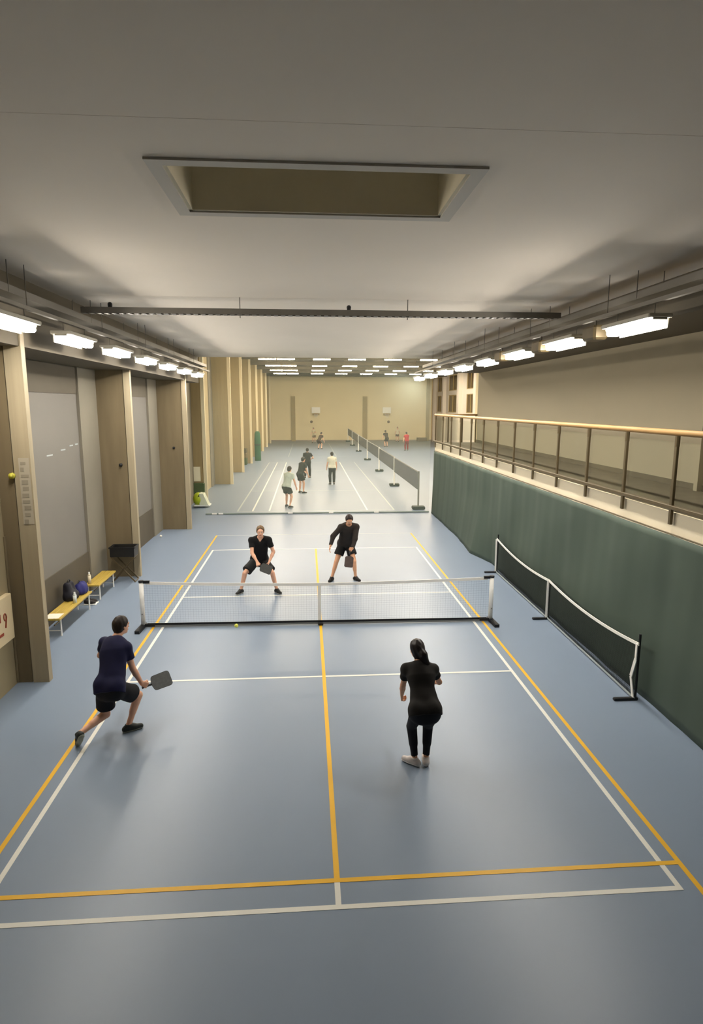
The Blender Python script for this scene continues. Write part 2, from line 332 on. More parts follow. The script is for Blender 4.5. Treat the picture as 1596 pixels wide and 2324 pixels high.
# lamps of the wide hall: rows across the hall
LR = [17.5, 23.5, 29.5, 36.4, 42.4, 47.9]
LX = [-2.72, -1.52, .78, 3.05, 5.4, 7.75, 10.1, 12.5]
first = None; ordn = ['first', 'second', 'third', 'fourth', 'fifth', 'sixth', 'seventh', 'eighth']
for r, y in enumerate(LR):
    for c, x in enumerate(LX):
        lb = 'hall ceiling lamp, %s from the left in the %s row beyond the low ceiling' % (ordn[c], ordn[r])
        if first is None:
            t = thing('ceiling_lamp', lb, 'lamp', (x, y, 7.12), 'ceiling lamps of the wide hall')
            first = t
            MB().cbox(-.58, .58, -.11, .11, .03, .1, .02).build('lamp_housing', M_lamph).parent = t
            MB().cbox(-.55, .55, -.10, .10, -.02, .03, .015).build('diffuser', M_em_f).parent = t
            MB().tube((-.4, 0, .1), (-.4, 0, .43), .01, 6).tube((.4, 0, .1), (.4, 0, .43), .01, 6).build('hanger', M_tray).parent = t
        else:
            t = first.copy(); COL.objects.link(t); t.location = (x, y, 7.12); t['label'] = lb
            for ch in first.children:
                k = ch.copy(); COL.objects.link(k); k.parent = t

# ------------------------------------------------------------------ gallery railing
gr = thing('gallery_railing', 'gallery railing with wooden handrail, bronze posts and clear glass above the green curtain', 'railing', (4.75, 0, 2.78))
XG = 4.71
PY = [-3.34+1.305*k for k in range(-4, 13)]
for y in PY:
    MB().cbox(XG-.02, XG+.02, y-.03, y+.03, 2.62, 3.80, .006).tube((XG, y, 3.68), (XG, y, 3.82), .034, 8).build('rail_post', M_dmet, gr)
MB().tube((XG+.03, PY[0]-.6, 3.86), (XG+.03, YE-.02, 3.86), .042, 12).build('handrail', M_wood, gr, True, label='pale wooden handrail')
MB().cbox(XG-.028, XG+.03, PY[0]-.6, YE-.02, 2.83, 2.885, .008).build('bottom_rail', M_dmet, gr)
for a, b in zip(PY[:-1], PY[1:]): MB().box(XG+.02, XG+.028, a+.04, b-.04, 2.89, 3.74).build('glass_pane', M_glass, gr)
er = thing('end_railing', 'short railing closing the far end of the gallery', 'railing', (5.6, YE-.05, 2.8))
for x in (5.25, 5.8, 6.33): MB().cbox(x-.025, x+.025, YE-.10, YE-.06, 2.8, 3.83, .006).build('rail_post', M_dmet, er)
MB().tube((4.79, YE-.08, 3.86), (6.38, YE-.08, 3.86), .035, 10).build('handrail', M_wood, er, True)
for x0, x1 in ((4.82, 5.2), (5.3, 5.75), (5.85, 6.28)): MB().box(x0, x1, YE-.084, YE-.076, 2.89, 3.75).build('glass_pane', M_glass, er)

# ------------------------------------------------------------------ green curtain
def curtain():
    ys = np.arange(-8.5, 12.52, .045); zs = np.linspace(0.004, 2.47, 24)
    V = []; F = []; ny = len(ys); nz = len(zs)
    for z in zs:
        t = z/2.47
        for y in ys:
            bot = np.interp(y, [-9, -3.2, 2.5, 4.6, 5.2, 5.85, 6.6, 8, 12.6], [4.63, 4.645, 4.66, 4.72, 4.58, 4.44, 4.5, 4.60, 4.66])
            top = 4.71
            base = bot+(top-bot)*min(1, t*1.6)**.8
            fold = .010*math.sin(y*3.1+.9*math.sin(y*.9))+.006*math.sin(y*7.3+1.2+.5*math.sin(y*1.7))+.002*math.sin(y*15+z)
            sw = .02*math.sin(y*2.2+z*1.7)*math.exp(-((y-1)/6)**2)
            lim = 4.60+.02*t if -3.6 < y < 3.9 else 0
            x = max(base+fold*(.5+.7*abs(t-.2))+sw*(t*(1-t)*4), lim+.012)
            V.append((min(x, 4.745), y, z))
    for j in range(nz-1):
        for i in range(ny-1): F.append((j*ny+i, j*ny+i+1, (j+1)*ny+i+1, (j+1)*ny+i))
    return V, F
cu = thing('curtain', 'long dark green curtain hanging from the gallery edge along the right side of the court', 'curtain', (4.66, 2, 0))
o = MB().add(*curtain()).build('curtain_cloth', M_green, cu, True)
sm = o.modifiers.new('thick', 'SOLIDIFY'); sm.thickness = .006; sm.offset = 1
MB().tube((4.735, -8.5, 2.485), (4.735, 12.5, 2.485), .012).build('curtain_rail', M_dmet, cu)

# ------------------------------------------------------------------ divider net at the end of the court
dn = thing('divider_net', 'fine pale green dividing net hanging across the hall behind the two far players', 'net', (0, 12.7, 0))
MB().box(-4.2, 4.6, 12.70, 12.704, .06, 7.5).build('netting', M_fine, dn)
MB().tube((-4.2, 12.70, .035), (4.6, 12.70, .035), .03, 8).build('hem', mat('grey_green_hem', (128, 140, 134), .7), dn)
for x in (-3.95, -3.7, -1.0, .6, 2.4): MB().box(x, x+.18, 12.66, 12.67, .02, .07).build('hem_weight', M_tape, dn)

# ------------------------------------------------------------------ pickleball net
def grid_net(P00, P10, P01f, P11f, nu, nv, r):
    """twine grid between bottom and top curves: P(u) bottom, top"""
    m = MB()
    for i in range(nu+1):
        u = i/nu; a, b = P00(u), P01f(u); m.bar(a, b, r, r)
    for j in range(nv+1):
        v = j/nv; pts = [tuple(np.array(P00(u))*(1-v)+np.array(P01f(u))*v) for u in np.linspace(0, 1, 25)]
        for a, b in zip(pts[:-1], pts[1:]): m.bar(a, b, r, r)
    return m
A_, B_ = np.array((-3.40, .27)), np.array((3.36, .17))
pn = thing('court_net', 'portable white-taped court net with white end posts across the blue court', 'net', (0, .22, 0))
pt = lambda u, z: tuple(A_+(B_-A_)*u)+(z,)
topz = lambda u: .905-.075*(1-abs(2*u-1)**1.6)
grid_net(lambda u: pt(u, .07), None, lambda u: pt(u, topz(u)-.03), None, 134, 17, .0008).build('net_mesh', M_netd, pn)['kind'] = 'stuff'
m = MB(); us = np.linspace(.012, .988, 31)
for a, b in zip(us[:-1], us[1:]): m.bar(pt(a, topz(a)-.02), pt(b, topz(b)-.02), .012, .055)
m.build('top_tape', M_tape, pn, label='white top tape')
MB().bar(pt(.5, .09), pt(.5, topz(.5)), .06, .014).build('centre_strap', M_tape, pn, label='white centre strap')
m = MB()
for a, b in zip(us[:-1], us[1:]): m.bar(pt(a, .065), pt(b, .065), .012, .04)
m.build('bottom_band', M_black, pn, label='black bottom band')
MB().bar(pt(.0, .028), pt(1, .028), .035, .03).build('base_bar', mat('grey_base_bar', (120, 122, 122), .5), pn)
MB().cbox(.0-.05, .05, .14, .28, .0, .055, .012).build('centre_foot', M_black, pn)
for u, s in ((0, -1), (1, 1)):
    x, y, _ = pt(u, 0)
    MB().tube((x, y, .05), (x, y, .90), .042, 14).build('net_post', M_wmet, pn, True, label='white post')
    MB().tube((x, y, .90), (x, y, .935), .048, 14).bar((x, y, .905), (x-s*.16, y, .905), .04, .05).build('post_cap', M_black, pn)
    MB().bar((x, y+.10, .035), (x+s*.03, y-.36, .03), .09, .06).bar((x, y, .05), (x-s*.22, y, .05), .05, .05).build('foot', M_black, pn)
    MB().tube((x, y-.045, .28), (x, y-.05, .28), .012, 8).build('bolt', M_tray, pn)
# side net standing along the curtain
sn = thing('practice_net', 'long low dark net with white edging standing against the green curtain', 'net', (4.53, .2, 0))
SP = [(4.47, -3.25), (4.53, .21), (4.56, 3.72)]
TZ = [.86, .80, .88]
def sp(u):
    k = 0 if u < .5 else 1; t = u*2-k
    return SP[k][0]+(SP[k+1][0]-SP[k][0])*t, SP[k][1]+(SP[k+1][1]-SP[k][1])*t, TZ[k]+(TZ[k+1]-TZ[k])*t-.17*4*t*(1-t)*.6
bt = lambda u: (sp(u)[0], sp(u)[1], .035); tp = lambda u: (sp(u)[0], sp(u)[1], sp(u)[2])
grid_net(bt, None, tp, None, 200, 24, .0024).build('net_mesh', M_netd, sn)['kind'] = 'stuff'
us = np.linspace(0, 1, 41); vv = []; ff = []
for u in us: vv += [bt(u), tp(u)]
for i in range(40): ff.append((2*i, 2*i+2, 2*i+3, 2*i+1))
MB().add([(v[0]+.004, v[1], v[2]) for v in vv], ff).build('fine_mesh', M_netm, sn)
m = MB()
for a, b in zip(us[:-1], us[1:]): m.bar(tp(a), tp(b), .012, .045)
m.build('top_tape', M_tape, sn)
m = MB()
for a, b in zip(us[:-1], us[1:]): m.bar(bt(a), bt(b), .012, .03)
m.build('bottom_tape', M_fadew, sn)
for k, u in enumerate((0.004, .5, .996)):
    x, y, z = tp(u)
    if k == 0:
        MB().bar((x-.01, y, .02), (x-.01, y+.10, .32), .012, .05).bar((x-.01, y+.10, .32), (x-.01, y+.01, .62), .012, .06).bar((x-.01, y+.01, .62), (x-.01, y+.01, z), .012, .045).build('end_tape', M_tape, sn)
    else:
        MB().bar((x-.012, y, .03), (x-.012, y, z), .05, .012).build('end_tape', M_tape, sn)
    hz = 1.0 if k != 1 else .80
    MB().tube((x+.025, y, .02), (x+.025, y, hz), .018, 8).build('net_post', M_black, sn)
    MB().cbox(x-.30, x+.06, y-.03, y+.03, 0, .04, .01).build('foot', M_black, sn)

# ------------------------------------------------------------------ far nets along the wide hall
FY = [13.55, 20.9, 28.2, 36.6, 45.5, 54.0, 61.5]
for k in range(6):
    a, b = FY[k]+(.1 if k else 0), FY[k+1]-.2; x = 4.32+.05*k
    t = thing('badminton_net', ['nearest grey badminton net beyond the green curtain end', 'second grey badminton net from the front in the line', 'third grey badminton net from the front in the line', 'fourth grey badminton net from the front in the line', 'fifth badminton net from the front, dark against the far wall', 'farthest badminton net, in front of the cream end wall'][k], 'net', (x, a, 0), 'badminton nets in a line down the hall')
    MB().box(x-.002, x+.002, a+.03, b-.03, .80, 1.53).build('net_mesh', M_netg, t)
    MB().box(x-.012, x+.012, a+.03, b-.03, 1.50, 1.55).build('top_tape', mat('grey_net_tape', (150, 148, 144), .6), t)
    MB().box(x-.006, x+.006, a+.03, b-.03, .79, .81).build('bottom_cord', M_netd, t)
    for y in (a, b): MB().tube((x, y, .1), (x, y, 1.57), .035, 10).build('net_post', M_wmet if y == b else mat('grey_post', (130, 130, 122), .5), t)
    MB().cbox(x-.26, x+.26, a-.22, a+.14, 0, .14, .04).build('weighted_base', mat('dark_green_rubber', (32, 46, 40), .6), t)
    if k == 5: MB().cbox(x-.26, x+.26, b-.1, b+.26, 0, .14, .04).build('weighted_base', mat('dark_green_rubber', (32, 46, 40), .6), t)

# ------------------------------------------------------------------ basketball hoops on the far wall
for i, x in enumerate((.85, 9.25)):
    t = thing('basketball_hoop', ['left basketball hoop with small white backboard on the far wall', 'right basketball hoop with small white backboard on the far wall'][i], 'hoop', (x, YF, 3.05))
    MB().cbox(x-.5, x+.5, YF-.45, YF-.41, 3.3, 4.0, .01).build('backboard', mat('white_board', (255, 253, 244), .4), t)
    MB().box(x-.3, x-.25, YF-.41, YF, 3.4, 3.5).box(x+.25, x+.3, YF-.41, YF, 3.4, 3.5).build('bracket', M_dmet, t)
    MB().box(x-.42, x+.42, YF-.47, YF-.40, 3.08, 3.28).build('board_padding', M_creamd, t)
    m = MB(); N = 14
    for k in range(N):
        a, b = 2*math.pi*k/N, 2*math.pi*(k+1)/N
        m.tube((x+.23*math.cos(a), YF-.72+.23*math.sin(a), 3.2), (x+.23*math.cos(b), YF-.72+.23*math.sin(b), 3.2), .014, 6)
    m.build('rim', mat('orange_rim', (170, 96, 50), .5), t)
    m = MB()
    for k in range(N):
        a = 2*math.pi*k/N
        m.tube((x+.22*math.cos(a), YF-.72+.22*math.sin(a), 3.19), (x+.13*math.cos(a+.3), YF-.72+.13*math.sin(a+.3), 2.8), .006, 5)
    m.build('hoop_net', M_tape, t)
def ball(name, c, r, m, lb, cat='ball', group=None):
    o = MB().ball((0, 0, 0), r, 16).build(name, m, None, True); o.location = c; tag(o, lb, cat, group)
    return o
M_yb = mat('yellow_ball_plastic', (222, 224, 92), .5)
ball('pickleball', (-1.60, -.02, .10), .037, M_yb, 'yellow perforated ball just in front of the net bottom, left of centre')
ball('basketball', (.3, 60.9, 2.33), .16, mat('brown_ball', (112, 84, 54), .6), 'brown ball in the air below the left hoop')
ball('basketball', (9.3, 60.9, 2.33), .16, mat('brown_ball', (112, 84, 54), .6), 'brown ball in the air below the right hoop')
ball('pickleball', (-4.98, 8.62, .04), .04, mat('white_ball_plastic', (236, 232, 216), .5), 'white ball on the floor by the left wall plinth')

# ------------------------------------------------------------------ things along the left wall
def bench(y0, y1, lb):
    t = thing('bench', lb, 'bench', (-4.92, (y0+y1)/2, 0), 'wooden benches along the left wall')
    for k in range(3): MB().cbox(-5.08+.108*k, -5.08+.108*k+.1, y0, y1, .33, .365, .006).build('seat_slat', M_benchw, t)
    for y in (y0+.12, y1-.12):
        m = MB(); m.path([(-5.04, y, 0), (-5.04, y, .33), (-4.80, y, .33), (-4.80, y, 0)], .016, 8); m.tube((-5.04, y, .1), (-4.80, y, .1), .01)
        m.build('leg_frame', M_wmet, t)
    MB().tube((-4.92, y0+.12, .2), (-4.92, y1-.12, .2), .014, 8).build('stretcher', M_dmet, t)
bench(-.18, 1.55, 'low wooden bench nearest the camera, with a paper on its end')
bench(1.98, 3.18, 'shorter wooden bench behind the blue bag, before the black crate stand')
pp = tag(MB().box(-5.06, -4.80, -.16, .12, .366, .369).build('paper', mat('white_paper', (238, 228, 212), .6)), 'white paper lying on the near end of the bench', 'paper')
def bottle(x, y, z, h, m, lb):
    t = thing('water_bottle', lb, 'bottle', (x, y, z)); r = .035
    MB().tube((x, y, z), (x, y, z+h*.72), r, 14).tube((x, y, z+h*.72), (x, y, z+h*.85), r, 14, .016).build('bottle_body', m, t, True)
    MB().tube((x, y, z+h*.85), (x, y, z+h), .018, 12).build('cap', M_wmet, t)
bottle(-4.83, .76, .366, .22, mat('pale_plastic', (214, 222, 220), .35), 'pale water bottle in front of the black bag on the bench')
bottle(-5.0, 2.1, .366, .26, mat('cream_plastic', (220, 208, 178), .4), 'cream bottle on the near end of the shorter bench')
for i, y in enumerate((1.74, 1.86)):
    t = thing('shoe', ['dark shoe on the floor between the benches, nearer one', 'dark shoe on the floor between the benches, farther one'][i], 'shoe', (-4.9, y, 0), 'dark shoes between the benches')
    MB().cbox(-5.02, -4.76, y-.045, y+.045, 0, .03, .012).build('sole', M_tape, t)
    b = MB().ball((-4.9, y, .05), 1, 14, (.13, .045, .05)).ball((-4.96, y, .075), 1, 12, (.065, .04, .05)); b.build('shoe_upper', mat('dark_shoe', (40, 34, 32), .6), t, True)
# folding stand with a crate
t = thing('folding_stand', 'dark X shaped folding stand in front of the second pier', 'stand', (-4.66, 3.6, 0))
for y in (3.42, 3.72):
    MB().bar((-4.93, y, .02), (-4.40, y, .62), .02, .03).build('leg', M_dmet, t)
    MB().bar((-4.40, y, .02), (-4.93, y, .62), .02, .03).build('leg', M_dmet, t)
MB().tube((-4.665, 3.40, .32), (-4.665, 3.74, .32), .012).build('pivot', M_black, t)
for x in (-4.93, -4.40): MB().tube((x, 3.40, .615), (x, 3.74, .615), .014).tube((x, 3.40, .015), (x, 3.74, .015), .014).build('cross_bar', M_dmet, t)
t = thing('crate', 'open black crate on the folding stand', 'crate', (-4.66, 3.58, .63))
MB().box(-4.95, -4.38, 3.40, 3.76, .632, .65).build('crate_base', M_black, t)
for a in ((-4.95, -4.38, 3.40, 3.42), (-4.95, -4.38, 3.74, 3.76), (-4.95, -4.93, 3.42, 3.74), (-4.40, -4.38, 3.42, 3.74)):
    MB().box(*a, .65, .86).build('crate_wall', M_black, t)
MB().box(-4.97, -4.36, 3.385, 3.40, .84, .87).box(-4.97, -4.36, 3.76, 3.775, .84, .87).box(-4.97, -4.95, 3.4, 3.76, .84, .87).box(-4.38, -4.36, 3.4, 3.76, .84, .87).build('crate_rim', M_black, t)
MB().box(-4.85, -4.48, 3.45, 3.70, .66, .80).build('contents', mat('tan_cloth', (176, 160, 116), .8), t)
# notice box at the left photo edge
t = thing('notice_board', 'cream notice board with red marks on the wall at the left photo edge', 'sign', (-4.66, -2.6, .8))
MB().cbox(-4.709, -4.63, -3.2, -2.15, .78, 1.47, .008).build('board', mat('cream_board', (226, 208, 170), .6), t)
m = MB()
def ring(cy, cz, ry, rz, th=.016, a0=0, a1=2*math.pi, n=14):
    for k in range(n):
        a, b = a0+(a1-a0)*k/n, a0+(a1-a0)*(k+1)/n
        m.bar((-4.6265, cy+ry*math.cos(a), cz+rz*math.sin(a)), (-4.6265, cy+ry*math.cos(b), cz+rz*math.sin(b)), th*1.3, .006)
ring(-2.40, 1.18, .035, .055); m.bar((-4.6265, -2.365, 1.18), (-4.6265, -2.41, 1.02), .03, .006)
m.box(-4.629, -4.624, -2.62, -2.47, .93, .97).box(-4.629, -4.624, -2.9, -2.66, .93, .97).box(-4.629, -4.624, -2.62, -2.52, 1.14, 1.26)
m.build('red_marks', mat('red_print', (150, 66, 44), .6), t, label='red printed figures')
# scrubbing machine, padded board and sheet behind the third pier
t = thing('floor_cleaning_machine', 'lime green and white rounded machine on the floor behind the third pier', 'machine', (-4.66, 14.6, 0))
b = MB().ball((-4.80, 14.65, .34), 1, 18, (.22, .30, .28)); b.build('body', mat('lime_plastic', (168, 184, 42), .4), t, True)
b = MB().prism([(-4.72, .10), (-4.36, .10), (-4.44, .30), (-4.56, .58), (-4.72, .60)], 'y', 14.42, 14.9); b.build('hood', mat('pale_green_plastic', (206, 212, 188), .4), t)
MB().cbox(-4.98, -4.30, 14.40, 14.92, .05, .12, .03).build('skirt', mat('white_plastic', (222, 226, 220), .4), t)
MB().tube((-4.74, 14.38, .50), (-4.74, 14.41, .50), .03, 10).build('knob', M_black, t)
for x in (-4.85, -4.45): MB().tube((x-.03, 14.66, .055), (x+.03, 14.66, .055), .055, 14).build('wheel', M_black, t)
tag(MB().cbox(-5.22, -4.72, 15.84, 15.97, 0, .86, .03).build('padded_board', mat('green_pad', (82, 98, 66), .7, .06, 3)), 'dark green padded board standing behind the lime machine', 'pad')
tag(MB().box(-5.2, -4.9, 15.97, 15.985, .92, 1.56).build('notice_sheet', mat('white_sheet', (232, 226, 200), .6)), 'white notice sheet fixed above the green padded board', 'notice')
# green mats further down the left side
t = thing('rolled_mat', 'tall dark green mat standing on end by the far left piers', 'mat', (-3.95, 37, 0))
m = MB(); prof = [(.24*math.cos(a), .16*math.sin(a)) for a in np.linspace(0, 2*math.pi, 18)[:-1]]
vs = []; zs_ = [0, .1, 1.6, 2.1, 2.25]; sc_ = [1, 1, 1, .85, .5]
for z, s in zip(zs_, sc_): vs += [(-4.02+p[0]*s, 36.6+p[1]*s, z) for p in prof]
n = len(prof); fs = [(j*n+i, j*n+(i+1) % n, (j+1)*n+(i+1) % n, (j+1)*n+i) for j in range(4) for i in range(n)]+[tuple(range(n-1, -1, -1)), tuple(range(4*n, 5*n))]
m.add(vs, fs).build('mat_roll', mat('mat_green', (38, 92, 58), .6), t, True)
MB().tube((-4.02, 36.6, 1.2), (-4.02, 36.6, 1.26), .25, 16).build('strap', M_black, t)
for k, (z0, z1, c) in enumerate(((0, .5, (60, 76, 34)), (.5, .85, (112, 96, 60)), (.85, 1.15, (84, 74, 44)))):
    tag(MB().cbox(-5.15, -4.55, 33.1, 33.9, z0+.002, z1, .03).build('gym_mat', mat('gym_mat_%d' % k, c, .7)), ['dark green gym mat, bottom of the stack before the sixth pier', 'tan gym mat in the middle of the stack on the green one', 'olive gym mat on top of the stack by the left wall'][k], 'mat', 'stack of gym mats by the left wall')
tag(MB().cbox(12.9, 14.0, 61.6, 62.4, 0, .42, .03).build('low_chest', mat('brown_chest', (112, 92, 60), .7)), 'low brown chest in the far right corner of the hall', 'chest')

# ------------------------------------------------------------------ figures: distance fields meshed by surface nets
def V3(*a): return np.array(a, dtype=np.float64)
def nrm(v): v = np.asarray(v, float); return v/max(1e-9, np.linalg.norm(v))
class Field:
    def __init__(s, lo, hi, h):
        s.h = h; s.lo = np.asarray(lo, float)-h*2; n = np.ceil((np.asarray(hi, float)+h*2-s.lo)/h).astype(int)+1
        s.n = n; s.ax = [(s.lo[i]+h*np.arange(n[i])).astype(np.float32) for i in range(3)]
        s.f = np.full(n, .3, np.float32)
    def sl(s, lo, hi):
        a = np.clip(np.floor((lo-s.lo)/s.h).astype(int), 0, s.n-1); b = np.clip(np.ceil((hi-s.lo)/s.h).astype(int)+1, 1, s.n)
        ix = tuple(slice(a[i], max(b[i], a[i]+1)) for i in range(3))
        X = s.ax[0][ix[0]][:, None, None]; Y = s.ax[1][ix[1]][None, :, None]; Z = s.ax[2][ix[2]][None, None, :]
        return ix, X, Y, Z
    def put(s, ix, d, k, sub=False):
        f = s.f[ix]
        if sub: f, d = -f, d
        if k > 0:
            h = np.maximum(k-np.abs(f-d), 0)/k; r = np.minimum(f, d)-h*h*k*.25
        else: r = np.minimum(f, d)
        s.f[ix] = -r if sub else r
    def cap(s, a, b, r1, r2, k=.02, flat=None, sub=False):
        """tapered capsule; flat=(axis, ratio) squeezes it along axis"""
        a, b = np.asarray(a, float), np.asarray(b, float); R = max(r1, r2)+k+.03
        ix, X, Y, Z = s.sl(np.minimum(a, b)-R, np.maximum(a, b)+R)
        px, py, pz = X-a[0], Y-a[1], Z-a[2]; d = b-a; L2 = max(1e-9, float(d@d))
        t = np.clip((px*d[0]+py*d[1]+pz*d[2])/L2, 0, 1)
        qx, qy, qz = px-t*d[0], py-t*d[1], pz-t*d[2]
        if flat is not None:
            n, q = flat; w_ = (qx*n[0]+qy*n[1]+qz*n[2])*(q-1)
            qx, qy, qz = qx+w_*n[0], qy+w_*n[1], qz+w_*n[2]
        dist = np.sqrt(qx*qx+qy*qy+qz*qz)-(r1+t*(r2-r1))
        if flat is not None: dist = dist/(flat[1]**.5)
        s.put(ix, dist.astype(np.float32), k, sub)
    def ell(s, c, ax, r, k=.01, sub=False):
        c = np.asarray(c, float); R = max(r)+k+.03
        ix, X, Y, Z = s.sl(c-R, c+R); px, py, pz = X-c[0], Y-c[1], Z-c[2]; q = 0
        for a, rr_ in zip(ax, r): q = q+((px*a[0]+py*a[1]+pz*a[2])/rr_)**2
        s.put(ix, ((np.sqrt(q)-1)*min(r)).astype(np.float32), k, sub)
    def plane(s, p, n):                               # keep the side where (x-p).n < 0
        X = s.ax[0][:, None, None]; Y = s.ax[1][None, :, None]; Z = s.ax[2][None, None, :]
        s.f = np.maximum(s.f, ((X-p[0])*n[0]+(Y-p[1])*n[1]+(Z-p[2])*n[2]).astype(np.float32))
    def ripple(s, amp, fr):
        X = s.ax[0][:, None, None]; Y = s.ax[1][None, :, None]; Z = s.ax[2][None, None, :]
        s.f = s.f+(amp*np.sin(fr*(X*1.1+Z*.5)+1)*np.sin(fr*(Y*1.2-Z*.35)+2)).astype(np.float32)
    def mesh(s, name, m, parent, **props):
        f = s.f; f[0], f[-1] = .1, .1; f[:, 0], f[:, -1] = .1, .1; f[:, :, 0], f[:, :, -1] = .1, .1
        ins = f < 0; n = np.array(f.shape)-1
        cnt = np.zeros(n, np.uint8)
        for c in range(8):
            o = (c & 1, c >> 1 & 1, c >> 2 & 1)
            cnt += ins[o[0]:o[0]+n[0], o[1]:o[1]+n[1], o[2]:o[2]+n[2]]
        act = np.argwhere((cnt > 0) & (cnt < 8)); N = len(act)
        if N == 0: return None
        idx = np.full(n, -1, np.int32); idx[act[:, 0], act[:, 1], act[:, 2]] = np.arange(N)
        acc = np.zeros((N, 3)); num = np.zeros(N)
        cv = {}
        for c in range(8):
            o = (c & 1, c >> 1 & 1, c >> 2 & 1); cv[o] = f[act[:, 0]+o[0], act[:, 1]+o[1], act[:, 2]+o[2]].astype(np.float64)
        for a_ in range(3):
            for u in (0, 1):
                for v in (0, 1):
                    o0 = [0, 0, 0]; o0[(a_+1) % 3] = u; o0[(a_+2) % 3] = v; o1 = list(o0); o1[a_] = 1
                    f0, f1 = cv[tuple(o0)], cv[tuple(o1)]; mk = (f0 < 0) != (f1 < 0)
                    t = np.where(mk, f0/np.where(mk, f0-f1, 1), 0); P = np.zeros((N, 3)); P += o0; P[:, a_] += t
                    acc += P*mk[:, None]; num += mk
        vs = s.lo+s.h*(act+acc/num[:, None])
        Q = []
        for a_ in range(3):
            b_, c_ = (a_+1) % 3, (a_+2) % 3
            sl0 = [slice(1, -1)]*3; sl1 = [slice(1, -1)]*3; sl0[a_] = slice(0, -1); sl1[a_] = slice(1, None)
            A, B = ins[tuple(sl0)], ins[tuple(sl1)]; E_ = np.argwhere(A != B)
            if len(E_) == 0: continue
            fl = A[E_[:, 0], E_[:, 1], E_[:, 2]]
            e = E_.copy(); e[:, b_] += 1; e[:, c_] += 1
            def g(db, dc): q = e.copy(); q[:, b_] -= db; q[:, c_] -= dc; return idx[q[:, 0], q[:, 1], q[:, 2]]
            q = np.stack([g(1, 1), g(0, 1), g(0, 0), g(1, 0)], 1); q[~fl] = q[~fl][:, ::-1]; Q.append(q)
        Q = np.concatenate(Q); Q = Q[(Q >= 0).all(1)]
        for _ in range(1):                              # one light smoothing pass
            sm_ = np.zeros_like(vs); ct = np.zeros(N)
            for i in range(4):
                j = (i+1) % 4
                np.add.at(sm_, Q[:, i], vs[Q[:, j]]); np.add.at(ct, Q[:, i], 1); np.add.at(sm_, Q[:, j], vs[Q[:, i]]); np.add.at(ct, Q[:, j], 1)
            vs = vs*.5+.5*sm_/np.maximum(ct, 1)[:, None]
        me = bpy.data.meshes.new(name); me.vertices.add(N); me.vertices.foreach_set('co', vs.astype(np.float32).ravel())
        me.loops.add(len(Q)*4); me.loops.foreach_set('vertex_index', Q.astype(np.int32).ravel())
        me.polygons.add(len(Q)); me.polygons.foreach_set('loop_start', np.arange(0, len(Q)*4, 4, dtype=np.int32))
        me.polygons.foreach_set('use_smooth', np.ones(len(Q), bool))
        me.update(calc_edges=True); me.validate(); me.materials.append(m)
        o = bpy.data.objects.new(name, me); COL.objects.link(o); link(o, parent)
        for k_, v_ in props.items(): o[k_] = v_
        return o

def ik(a, c, l1, l2, pole):
    a, c = np.asarray(a, float), np.asarray(c, float); d = c-a; L = np.linalg.norm(d)
    if L > (l1+l2)*.995: c = a+d/L*(l1+l2)*.995; d = c-a; L = np.linalg.norm(d)
    u = d/L; x = (l1*l1-l2*l2+L*L)/(2*L); h = math.sqrt(max(1e-6, l1*l1-x*x))
    p = np.asarray(pole, float); p = nrm(p-(p@u)*u)
    return a+u*x+p*h, c

def hand(F, w_, d, n, th, s, curl, k=.004):
    """palm, four fingers and a thumb; d along hand, n palm normal, th thumb side"""
    d, n = nrm(d), nrm(n); th = nrm(th-(th@d)*d)
    for i in range(4):
        kn = w_+d*.082*s+th*(1.5-i)*.0205*s
        F.cap(w_+th*(1.5-i)*.012*s, kn, .0145*s, .0125*s, .012)
    for i, fl in enumerate((.93, 1.0, .95, .78)):
        p = w_+d*.082*s+th*(1.5-i)*.0205*s; ang = 0
        for sg, (ln, r_) in enumerate(((.043, .0090), (.027, .0084), (.021, .0074))):
            ang += curl[sg]; q = p+(d*math.cos(ang)+n*math.sin(ang))*ln*fl*s; F.cap(p, q, r_*s, r_*.92*s, k); p = q
    p = w_+d*.028*s+th*.026*s; q = p+nrm(th*.75+d*.6+n*.35)*.042*s; F.cap(p, q, .0125*s, .0105*s, .008); F.cap(q, q+nrm(d*.75+n*.5+th*(.15 if curl[0] < .8 else -.3))*.034*s, .0098*s, .0085*s, .004)

